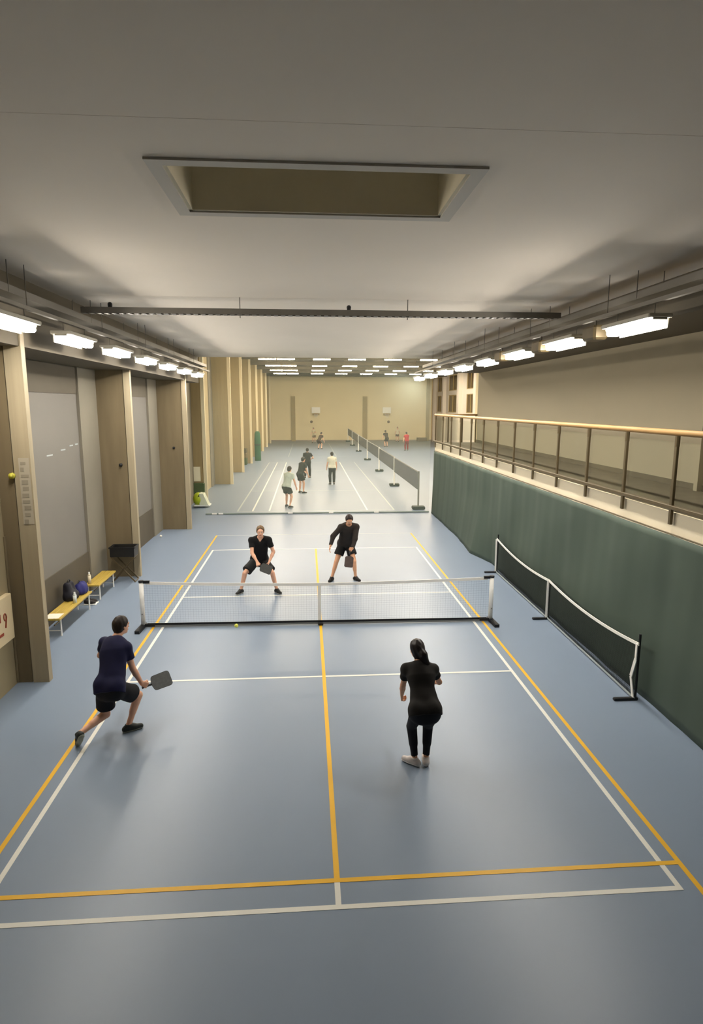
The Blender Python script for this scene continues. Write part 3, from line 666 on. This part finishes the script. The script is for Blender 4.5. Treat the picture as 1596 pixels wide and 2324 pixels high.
def person(label, J, cols, h=.0075, s=1.0, sleeve=.55, bottoms='shorts', hair='short', group=None, female=False, skin=None, curlR=(.35, .4, .3), curlL=(.35, .4, .3), shoe=(34, 36, 36), sole=(210, 210, 200), vneck=False, hem=.04, legc=.62):
    """J: pel, neck, head, face (dir), shL, shR, wrL, wrR, elbow poles, anL, anR, knee poles, foot dirs"""
    shirt_c, bot_c, hair_m = cols; skin = skin or M_skin
    pel, neck, head = (np.array(J[k], float) for k in ('pel', 'neck', 'head'))
    t = thing('person', label, 'person', (pel[0], pel[1], 0), group)
    R = nrm(J['hipdir']); hips = {'L': pel-R*.088*s+V3(0, 0, -.03*s), 'R': pel+R*.088*s+V3(0, 0, -.03*s)}
    tor = nrm(neck-pel); SR = nrm(np.array(J['shR'], float)-np.array(J['shL'], float)); TF = nrm(np.cross(tor, -SR))  # torso forward
    TF = nrm(np.cross(SR, tor))*-1.0
    TF = np.cross(tor, SR)
    if TF@nrm(J['face']) < 0: TF = -TF
    sh = {k: np.array(J['sh'+k], float) for k in 'LR'}; kn, an, el, wr = {}, {}, {}, {}
    for k in 'LR':
        kn[k], an[k] = ik(hips[k], J['an'+k], .43*s, .41*s, J['kp'+k]); el[k], wr[k] = ik(sh[k], J['wr'+k], .29*s, .25*s, J['ep'+k])
    pts = np.array([pel, neck, head]+list(hips.values())+list(kn.values())+list(an.values())+list(el.values())+list(wr.values())+list(sh.values()))
    lo, hi = pts.min(0)-.24*s, pts.max(0)+.24*s; lo[2] = max(lo[2], -.01)
    fl = (TF, 1.45)
    waist = pel+(neck-pel)*.34; chest = pel+(neck-pel)*.74
    fm = .9 if female else 1.0
    def torso(F, g):
        F.cap(pel+tor*.02, waist, (.152 if not female else .158)*s+g, .132*s*fm+g, .05, fl)
        F.cap(waist, chest, .132*s*fm+g, .162*s*fm+g, .05, fl)
        F.cap(chest, chest+(neck-chest)*.55, .162*s*fm+g, .115*s*fm+g, .05, fl)
        for k in 'LR':
            F.cap(chest+(neck-chest)*.45, sh[k]-tor*.0, .075*s+g, .056*s+g, .05)
            F.cap(neck-tor*.03, sh[k]+tor*.008, .045*s+g, .046*s+g, .045)
        if female:
            for q in (-1, 1): F.ell(chest+TF*.085*s+SR*q*.065*s-tor*.03, (SR, TF, tor), (.06*s+g, .05*s+g, .06*s+g), .03)
    def seat(F, g):
        for k in 'LR':
            F.cap(hips[k]+V3(0, 0, .02)-TF*.035*s, hips[k]-TF*.02*s-V3(0, 0, .04), .094*s+g, .088*s+g, .04)
    # body
    F = Field(lo, hi, h); torso(F, 0); seat(F, 0)
    for k in 'LR':
        F.cap(hips[k], hips[k]+(kn[k]-hips[k])*.5, .086*s, .072*s, .04); F.cap(hips[k]+(kn[k]-hips[k])*.5, kn[k], .072*s, .051*s, .02)
        sd = nrm(an[k]-kn[k]); bk_ = -nrm(np.asarray(J['kp'+k], float)-(np.asarray(J['kp'+k], float)@sd)*sd)
        F.cap(kn[k], an[k], .048*s, .034*s, .02); F.cap(kn[k]+(an[k]-kn[k])*.14+bk_*.012*s, kn[k]+(an[k]-kn[k])*.5+bk_*.012*s, .046*s, .040*s, .03)
        F.cap(an[k], an[k]+nrm(J['ft'+k])*.08*s-V3(0, 0, .05*s), .032*s, .022*s, .01)
        F.cap(sh[k], el[k], .049*s*fm, .039*s*fm, .03); F.cap(el[k], el[k]+(wr[k]-el[k])*.35, .039*s*fm, .040*s*fm, .015); F.cap(el[k]+(wr[k]-el[k])*.35, wr[k], .040*s*fm, .026*s*fm, .015)
        hd, pn_ = J.get('hd'+k), J.get('pn'+k)
        hd = nrm(hd) if hd is not None else nrm(wr[k]-el[k]); pn_ = nrm(pn_) if pn_ is not None else nrm(SR*(1 if k == 'L' else -1)+TF*.2)
        pn_ = nrm(pn_-(pn_@hd)*hd); th = J.get('th'+k); th = nrm(th) if th is not None else nrm(TF-(TF@hd)*hd-(TF@pn_)*pn_+1e-4)
        hand(F, wr[k]+hd*.005, hd, pn_, th, s, curlR if k == 'R' else curlL)
    fd = nrm(J['face']); hu = nrm(nrm(head-neck)*.55+V3(0, 0, .75)); hu = nrm(hu-(hu@fd)*fd); hr = nrm(np.cross(fd, hu)); ax = (hr, fd, hu)
    F.cap(neck-tor*.02, head-hu*.05*s-fd*.01, .058*s*fm, .052*s*fm, .03)
    F.ell(head+hu*.025*s-fd*.012*s, ax, (.076*s, .095*s, .090*s), .02)
    F.ell(head-hu*.045*s+fd*.022*s, ax, (.060*s, .070*s, .072*s), .03)
    F.ell(head-hu*.092*s+fd*.066*s, ax, (.026*s, .022*s, .020*s), .02)
    F.cap(head+fd*.084*s+hu*.012*s, head+fd*.105*s-hu*.028*s, .009*s, .014*s, .012)
    F.cap(head+fd*.078*s+hu*.026*s-hr*.04*s, head+fd*.078*s+hu*.026*s+hr*.04*s, .014*s, .014*s, .02)
    for q in (-1, 1):
        F.ell(head+fd*.094*s+hu*.004*s+hr*q*.032*s, ax, (.015*s, .014*s, .010*s), .012, True)
        F.ell(head+hr*q*.079*s-hu*.008*s-fd*.008*s, ax, (.011*s, .020*s, .033*s), .006)
    F.mesh('body', skin, t)
    # face parts
    for q in (-1, 1):
        c_ = head+fd*.079*s+hu*.005*s+hr*q*.032*s
        o = MB().ball(tuple(c_), .0125*s, 10).build('eye', mat('eye_white', (226, 220, 212), .3), t, True)
        MB().ball(tuple(c_+fd*.0075*s), .0065*s, 8).build('iris', mat('eye_iris', (44, 34, 28), .3), o, True)
    F = Field(head-hu*.06*s+fd*.09*s-.05, head-hu*.06*s+fd*.09*s+.05, .004)
    F.cap(head-hu*.062*s+fd*.086*s-hr*.022*s, head-hu*.062*s+fd*.086*s+hr*.022*s, .007*s, .007*s, 0); F.cap(head-hu*.062*s+fd*.091*s-hr*.012*s, head-hu*.062*s+fd*.091*s+hr*.012*s, .0085*s, .0085*s, .005)
    F.mesh('mouth', mat('lip', (170, 96, 84), .5), t)
    # hair
    F = Field(head-.22*s-(V3(.15, .15, .42) if hair == 'ponytail' else 0), head+.22*s, max(.006, h*.9))
    g = .016*s if hair != 'bald' else .004
    F.ell(head+hu*.028*s-fd*.014*s, ax, (.076*s+g*.9, .095*s+g, .090*s+g*1.1), .02)
    F.ell(head-hu*.03*s-fd*.055*s, ax, (.066*s+g*.6, .050*s+g*.5, .07*s), .02)
    F.plane(head+fd*.052*s+hu*.062*s, nrm(fd*.92-hu*.40)); 
    if hair != 'ponytail': F.plane(head-hu*.095*s, -hu)
    if hair == 'ponytail':
        p0 = head-fd*.095*s+hu*.03*s; p1 = head-fd*.15*s+hr*.02*s-V3(0, 0, .04)*s; p2 = head-fd*.155*s+hr*.055*s-V3(0, 0, .17)*s; p3 = head-fd*.175*s+hr*.085*s-V3(0, 0, .33)*s
        F.cap(p0, p1, .034*s, .046*s, .03); F.cap(p1, p2, .046*s, .048*s, .03); F.cap(p2, p3, .048*s, .016*s, .02)
        F.cap(head-fd*.05*s-hu*.02*s, head-fd*.04*s-hu*.10*s, .062*s, .050*s, .03)
    F.ripple(.003, 70)
    F.mesh('hair', hair_m, t)
    # shirt
    g = .016*s; F = Field(lo, hi, max(h, .008)); torso(F, g)
    hp = pel-tor*hem*s
    if not female: F.cap(pel, chest, .150*s+g, .160*s+g, .05, fl)
    F.cap(pel-tor*(hem+.05), pel+tor*.1, .170*s*fm**.8+g*1.2, .150*s*fm+g, .05, fl)
    for k in 'LR': F.cap(hips[k]+V3(0, 0, .03)-TF*.035*s, hips[k]-TF*.025*s-tor*.05, .098*s*fm+g*1.5, .094*s*fm+g*1.4, .05)
    for k in 'LR':
        F.cap(sh[k], el[k], .057*s*fm+g*.7, .049*s*fm+g*.9, .03)
        if sleeve > 1: F.cap(el[k], wr[k], .049*s+g*.6, .034*s+g*.6, .03)
    for k in 'LR':                                        # cuffs: cut each sleeve off across the arm
        ix, X, Y, Z = F.sl(np.minimum(np.minimum(sh[k], el[k]), wr[k])-.14, np.maximum(np.maximum(sh[k], el[k]), wr[k])+.14)
        a_, b_, f_ = (sh[k], el[k], sleeve) if sleeve <= 1 else (el[k], wr[k], sleeve-1)
        u_ = nrm(b_-a_); c_ = a_+(b_-a_)*f_
        pl = (X-c_[0])*u_[0]+(Y-c_[1])*u_[1]+(Z-c_[2])*u_[2]
        rd = np.sqrt(np.maximum((X-c_[0])**2+(Y-c_[1])**2+(Z-c_[2])**2-pl**2, 0))
        tors = np.abs((X-pel[0])*SR[0]+(Y-pel[1])*SR[1]+(Z-pel[2])*SR[2]) if sleeve <= 1 else None
        mk = (rd < .085) & (pl < .30)
        if sleeve <= 1:
            q_ = np.array(c_)-pel; lim = abs(q_@SR)-.085*s; mk &= (((X-pel[0])*SR[0]+(Y-pel[1])*SR[1]+(Z-pel[2])*SR[2])*(1 if k == 'R' else -1) > min(lim, .19*s))
        f = F.f[ix]; F.f[ix] = np.where(mk, np.maximum(f, pl), f)
    F.plane(hp, -tor)
    F.ripple(.0035*s, 26)
    nk = neck+tor*.035*s+TF*.03*s
    F.ell(nk, (SR, TF, tor), (.072*s, .075*s, .052*s), .006, True)
    if vneck: F.cap(nk+TF*.05*s, nk+TF*.10*s-tor*.10*s, .055*s, .012*s, .01, None, True)
    F.mesh('shirt', mat('cloth_%d_%d_%d' % shirt_c, shirt_c, .85, .10, 14), t)
    # bottoms
    F = Field(lo, hi, max(h, .008)); gb = .020*s if bottoms != 'leggings' else .007
    F.cap(pel+tor*.05*s, pel-V3(0, 0, .03)*s, .146*s+gb*.6, .150*s+gb*.8, .04, fl); seat(F, gb*.8); F.cap(hips['L']-TF*.03*s, hips['R']-TF*.03*s, .09*s+gb, .09*s+gb, .03)
    end = {'shorts': legc, 'leggings': 1.9, 'trousers': 1.92}[bottoms]
    for k in 'LR':
        e1 = min(1, end); q = hips[k]+(kn[k]-hips[k])*e1
        F.cap(hips[k], q, .088*s+gb, ((.078+.02*(end < 1)) if end < 1 else .056)*s+gb, .03)
        if end > 1:
            q2 = kn[k]+(an[k]-kn[k])*(end-1); wd = 1.0 if bottoms == 'leggings' else 1.25
            sd = nrm(an[k]-kn[k]); bk_ = -nrm(np.asarray(J['kp'+k], float)-(np.asarray(J['kp'+k], float)@sd)*sd)
            F.cap(kn[k], q2, .05*s*wd+gb, .036*s*wd+gb, .02); F.cap(kn[k]+(an[k]-kn[k])*.14+bk_*.012*s, kn[k]+(an[k]-kn[k])*.5+bk_*.012*s, .047*s+gb, .041*s+gb, .03)
    F.plane(pel+tor*.055*s, tor)
    for k in 'LR':
        a_, b_, f_ = (hips[k], kn[k], end) if end < 1 else (kn[k], an[k], end-1)
        u_ = nrm(b_-a_); c_ = a_+(b_-a_)*f_; ix, X, Y, Z = F.sl(c_-.17*s, c_+.17*s)
        pl = (X-c_[0])*u_[0]+(Y-c_[1])*u_[1]+(Z-c_[2])*u_[2]
        rd = np.sqrt(np.maximum((X-c_[0])**2+(Y-c_[1])**2+(Z-c_[2])**2-pl**2, 0)); f = F.f[ix]; F.f[ix] = np.where(rd < .15*s, np.maximum(f, pl), f)
    if bottoms != 'leggings': F.ripple(.003*s, 24)
    F.mesh(bottoms, mat('cloth_%d_%d_%d' % bot_c, bot_c, .8, .10, 14), t)
    # shoes
    for k in 'LR':
        ft = nrm(J['ft'+k]); fu = V3(0, 0, 1)-ft*ft[2]; fu = nrm(fu); fs_ = np.cross(ft, fu); A = an[k]
        base = A-fu*.078*s
        hs = .0075 if h < .01 else .011
        def sf(g):
            F = Field(A-.27*s, A+.27*s, hs)
            F.cap(base-ft*.045*s+fu*.040*s, base+ft*.07*s+fu*.040*s, .040*s+g, .044*s+g, .01)
            F.cap(base+ft*.07*s+fu*.036*s, base+ft*.155*s+fu*.030*s, .044*s+g, .036*s+g, .01)
            F.cap(base-ft*.02*s+fu*.05*s, A+fu*.012*s, .042*s+g, .040*s+g, .02); F.cap(A+ft*.012*s+fu*.008*s, base+ft*.075*s+fu*.05*s, .040*s+g, .034*s+g, .02)
            return F
        F = sf(0); F.plane(A+fu*.026*s, fu); F.plane(base+fu*.004, -fu); sho = F.mesh('shoe', mat('shoe_%d_%d_%d' % shoe, shoe, .6, .08, 20), t)
        F = sf(.004); F.plane(base+fu*.024*s, fu); F.plane(base+fu*.0, -fu); F.mesh('sole', mat('sole_%d_%d_%d' % sole, sole, .6), sho)
    return t, dict(wr=wr, el=el, an=an, kn=kn)

def paddle(label, grip, d, n, face=(98, 102, 102)):
    """grip = centre of the handle, d along paddle, n face normal"""
    d = nrm(d); n = nrm(np.asarray(n, float)-(np.asarray(n, float)@d)*d); sd = np.cross(d, n); grip = np.asarray(grip, float)
    t = thing('paddle', label, 'paddle', tuple(grip))
    def slab(poly, th, name, m, parent):
        mb = MB(); N = len(poly)
        vs = [tuple(grip+d*p[0]+sd*p[1]+n*th/2) for p in poly]+[tuple(grip+d*p[0]+sd*p[1]-n*th/2) for p in poly]
        mb.add(vs, [tuple(range(N-1, -1, -1)), tuple(range(N, 2*N))]+[(i, (i+1) % N, N+(i+1) % N, N+i) for i in range(N)])
        return mb.build(name, m, parent)
    def outline(g):
        pts = [(.055, -.018-g)]
        for cx, cy, a0 in ((.105, -.062, 200), (.285, -.066, 270), (.285, .066, 0), (.105, .062, 90)):
            for a in np.linspace(0, 70 if a0 in (200, 90) else 90, 5):
                an_ = math.radians(a0+a); pts.append((cx+(.034+g)*math.cos(an_), cy+(.034+g)*math.sin(an_)))
        pts.append((.055, .018+g)); return pts
    slab(outline(0), .013, 'paddle_face', mat('paddle_%d' % face[0], face, .55, .12, 30), t)
    slab(outline(.004), .009, 'edge_guard', M_black, t)
    MB().tube(tuple(grip-d*.065), tuple(grip+d*.06), .0155, 10).build('handle', M_black, t, True)
    MB().tube(tuple(grip-d*.072), tuple(grip-d*.062), .019, 10).build('butt_cap', M_black, t)

def gripframe(f, p, n0):
    """hand direction, palm normal, thumb side for a grip round axis p with forearm direction f"""
    f, p = nrm(f), nrm(p); d = nrm(f-(f@p)*p*.85); n = nrm(np.asarray(n0, float)-(np.asarray(n0, float)@d)*d); return d, n
GRIP = (1.15, 1.35, 1.0)

def bag(x0, x1, y0, y1, z0, h, m, lb, tall):
    t = thing('sports_bag', lb, 'bag', ((x0+x1)/2, (y0+y1)/2, z0)); cx, cy = (x0+x1)/2, (y0+y1)/2
    F = Field((x0-.05, y0-.05, z0-.05), (x1+.05, y1+.05, z0+h+.1), .010); r_ = (x1-x0)*.32
    for yy in (y0+r_, y1-r_):
        F.cap((cx-.02, yy, z0+r_*.7), (cx-.05*tall, yy+.02, z0+h-r_), r_*1.15, r_*(.8 if tall else 1.0), .06)
    F.cap((cx, y0+r_, z0+r_*.8), (cx, y1-r_, z0+r_*.7), r_*1.2, r_*1.2, .05)
    if tall: F.cap((cx+.07, cy-.06, z0+.07), (cx+.06, cy+.06, z0+.10), .06, .07, .02)
    F.ripple(.006, 40); F.plane((cx, cy, z0+.003), (0, 0, -1)); F.mesh('bag_body', m, t)
    pts = [(cx-.03, cy+(y1-y0)*.22*math.cos(a), z0+h-.06+.09*math.sin(a)) for a in np.linspace(0, math.pi, 8)]
    MB().path(pts, .010, 6).build('handle', M_black, t)
    MB().box(cx-.05, cx-.04, cy-(y1-y0)*.25, cy+(y1-y0)*.25, z0+h-.05, z0+h-.02).build('zip', M_dmet, t)
bag(-5.13, -4.84, .84, 1.17, .366, .38, mat('black_bag_cloth', (22, 22, 34), .7), 'black bag standing on the nearer bench', 1)
bag(-5.08, -4.78, 1.24, 1.54, .366, .24, mat('blue_bag_cloth', (36, 38, 104), .7), 'blue bag on the far end of the nearer bench', 0)

# --- near left player, lunging to the right
wrA = V3(-2.43, -3.50, .60); pA = nrm(V3(.78, .52, .10)); dA = nrm(V3(.55, .25, -.45)); nA = nrm(np.cross(pA, dA))
JA = dict(pel=(-2.73, -3.80, .72), neck=(-2.745, -3.47, 1.21), head=(-2.685, -3.37, 1.365), face=(.62, .78, -.12), hipdir=(.93, -.36, 0),
          shL=(-2.91, -3.37, 1.13), shR=(-2.585, -3.56, 1.13), wrL=(-2.95, -3.02, .80), wrR=wrA, epL=(-.8, -.2, -.6), epR=(-.2, -.3, -.9),
          anL=(-3.09, -3.99, .19), anR=(-2.60, -3.62, .08), kpL=(.5, .9, -.25), kpR=(.55, .8, .2), ftL=(-.40, .45, -.75), ftR=(.86, .5, 0),
          hdR=dA, pnR=nA, thR=pA)
person('man in navy t-shirt and black shorts lunging at the near left of the court', JA, ((15, 17, 56), (16, 16, 22), M_hairb), curlR=GRIP, shoe=(36, 42, 40), sole=(150, 154, 140), skin=M_skin, legc=.70, hem=.09)
paddle('grey pickleball paddle held by the man in the navy t-shirt', wrA+dA*.085+nA*.030+pA*.01, pA, (-.3, -.85, .35))
# --- near right woman
JB = dict(pel=(1.08, -4.83, .80), neck=(1.065, -4.52, 1.22), head=(1.045, -4.43, 1.37), face=(-.25, .95, -.15), hipdir=(1, -.05, 0),
          shL=(.915, -4.50, 1.145), shR=(1.225, -4.52, 1.145), wrL=(.905, -4.22, .66), wrR=(1.25, -4.18, .86), epL=(-.5, -.6, -.4), epR=(.75, -.7, -.3),
          anL=(1.01, -4.64, .08), anR=(1.145, -4.63, .08), kpL=(-.15, 1, .1), kpR=(.1, 1, .1), ftL=(-.72, .62, 0), ftR=(.1, 1, 0))
person('woman with dark ponytail, black t-shirt and leggings at the near right of the court', JB, ((26, 24, 22), (14, 16, 24), M_hairk), s=.95, female=True, bottoms='leggings', hair='ponytail', sleeve=.52, hem=.07, skin=M_skin2, shoe=(216, 208, 204), sole=(236, 232, 228), curlL=(1.0, 1.1, .8), curlR=(.9, 1.0, .7))
# --- far left man, facing the camera
wrC = V3(-1.36, 2.10, .80); pC = nrm(V3(.93, -.1, -.35)); dC = nrm(V3(.25, -.55, -.7)); nC = nrm(np.cross(pC, dC))
JC = dict(pel=(-1.35, 2.62, .72), neck=(-1.30, 2.38, 1.29), head=(-1.285, 2.26, 1.45), face=(.05, -.98, -.12), hipdir=(-1, 0, 0),
          shL=(-1.115, 2.37, 1.225), shR=(-1.49, 2.37, 1.225), wrL=(-1.10, 2.24, .76), wrR=wrC, epL=(.7, .5, -.2), epR=(-.8, .4, -.2),
          anL=(-.95, 2.34, .08), anR=(-1.76, 2.36, .08), kpL=(.45, -.9, .1), kpR=(-.45, -.9, .1), ftL=(.55, -.83, 0), ftR=(-.5, -.86, 0), hdR=dC, pnR=nC, thR=pC)
person('man in black v-neck t-shirt and black shorts crouching behind the net, facing the camera', JC, ((16, 14, 15), (22, 22, 22), M_hairl), curlR=GRIP, vneck=True, legc=.8, sleeve=.58)
paddle('dark grey paddle held low by the man in the black v-neck', wrC+dC*.085+nC*.030, pC, (.15, -.9, .4), (70, 72, 70))
# --- far right man, bending
wrD = V3(.80, 2.86, .80); pD = nrm(V3(-.12, -.25, -.95)); dD = nrm(V3(-.75, -.45, -.3)); nD = nrm(np.cross(dD, pD))
JD = dict(pel=(.69, 3.42, .88), neck=(.74, 3.12, 1.42), head=(.745, 2.97, 1.555), face=(.05, -.80, -.60), hipdir=(-1, 0, 0),
          shL=(.925, 3.12, 1.355), shR=(.565, 3.12, 1.355), wrL=wrD, wrR=(.30, 2.98, .93), epL=(.7, .5, 0), epR=(-.7, .5, 0),
          anL=(.92, 3.24, .08), anR=(.34, 3.24, .08), kpL=(.3, -.95, .1), kpR=(-.3, -.95, .1), ftL=(.55, -.83, 0), ftR=(-.4, -.9, 0), hdL=dD, pnL=nD, thL=-pD)
person('man in charcoal long-sleeved top and black shorts bending behind the net at centre', JD, ((50, 44, 40), (12, 11, 12), M_hairb), curlL=GRIP, sleeve=1.9, legc=.6, skin=M_skin2, shoe=(26, 24, 24), sole=(40, 40, 40))
paddle('dark paddle hanging from the hand of the man in the charcoal top', wrD+dD*.08+nD*.03, pD, (-.2, -.95, .2), (84, 72, 68))

# --- distant players
def standing(x, y, yaw, lean=.06, spread=.13, wl=(-.28, .14, .82), wrh=(.28, .14, .82), crouch=0., step=0.):
    c, s_ = math.cos(yaw), math.sin(yaw)
    def T(p): return (x+p[0]*c-p[1]*s_, y+p[0]*s_+p[1]*c, p[2])
    def D(p): return (p[0]*c-p[1]*s_, p[0]*s_+p[1]*c, p[2])
    z = .93-crouch
    return dict(pel=T((0, -lean*.8, z)), neck=T((0, lean, z+.53)), head=T((0, lean+.05, z+.70)), face=D((0, 1, -.1)), hipdir=D((1, 0, 0)),
                shL=T((-.18, lean, z+.47)), shR=T((.18, lean, z+.47)), wrL=T((wl[0], wl[1]+lean, wl[2]-crouch)), wrR=T((wrh[0], wrh[1]+lean, wrh[2]-crouch)),
                epL=D((-.6, -.8, 0)), epR=D((.6, -.8, 0)), anL=T((-spread, step, .08)), anR=T((spread, -step, .08)), kpL=D((-.2, 1, 0)), kpR=D((.2, 1, 0)), ftL=D((-.25, 1, 0)), ftR=D((.25, 1, 0)))
K = (20, 21, 22)
FAR = [
 ('person in white t-shirt and dark shorts, nearest on the far court', standing(-1.05, 14.3, -.6, .1, .16, crouch=.04, step=.1), ((206, 214, 196), (44, 46, 36), M_hairb), {}),
 ('person in dark top and black shorts behind the white-shirted one on the far court', standing(-.52, 18.5, -.9, .08, .15, wl=(-.2, .3, 1.0)), ((44, 46, 40), (20, 22, 16), M_hairk), {}),
 ('person all in black, farthest of the three close together on the far court', standing(-.22, 24.8, 0, .05, .14, wrh=(.25, .3, 1.1)), (K, K, M_hairk), dict(bottoms='trousers')),
 ('person in white t-shirt and dark trousers standing alone on the far court', standing(1.1, 21.7, .1, .03, .1), ((216, 216, 200), (30, 34, 34), M_hairk), dict(bottoms='trousers')),
 ('person in red top and trousers near the far right of the hall', standing(9.15, 46.6, .2, .05, .13), ((160, 24, 32), (120, 22, 34), M_hairb), dict(bottoms='trousers')),
 ('person in dark clothes left of the red one at the back of the hall', standing(7.9, 52, .3, .18, .12, crouch=.06), ((48, 34, 20), (40, 28, 18), M_hairb), {}),
 ('person in cream shirt and dark shorts under the right hoop', standing(10.3, 60.6, math.pi, .03, .12), ((222, 208, 176), (96, 80, 56), M_hairb), {}),
 ('person in cream shirt by the far wall under the left hoop', standing(.55, 58.6, 2.6, .1, .15, wl=(-.3, .35, 1.2)), ((224, 210, 170), (110, 92, 60), M_hairb), {}),
 ('person in dark brown clothes crouching before the left hoop', standing(1.0, 49, -.8, .2, .2, wl=(-.45, .35, .95), crouch=.12), ((56, 36, 14), (46, 28, 10), M_hairb), {}),
]
for lb, J_, cols, kw in FAR:
    person(lb, J_, cols, h=.0135, group='players on the courts beyond the divider net', **kw)
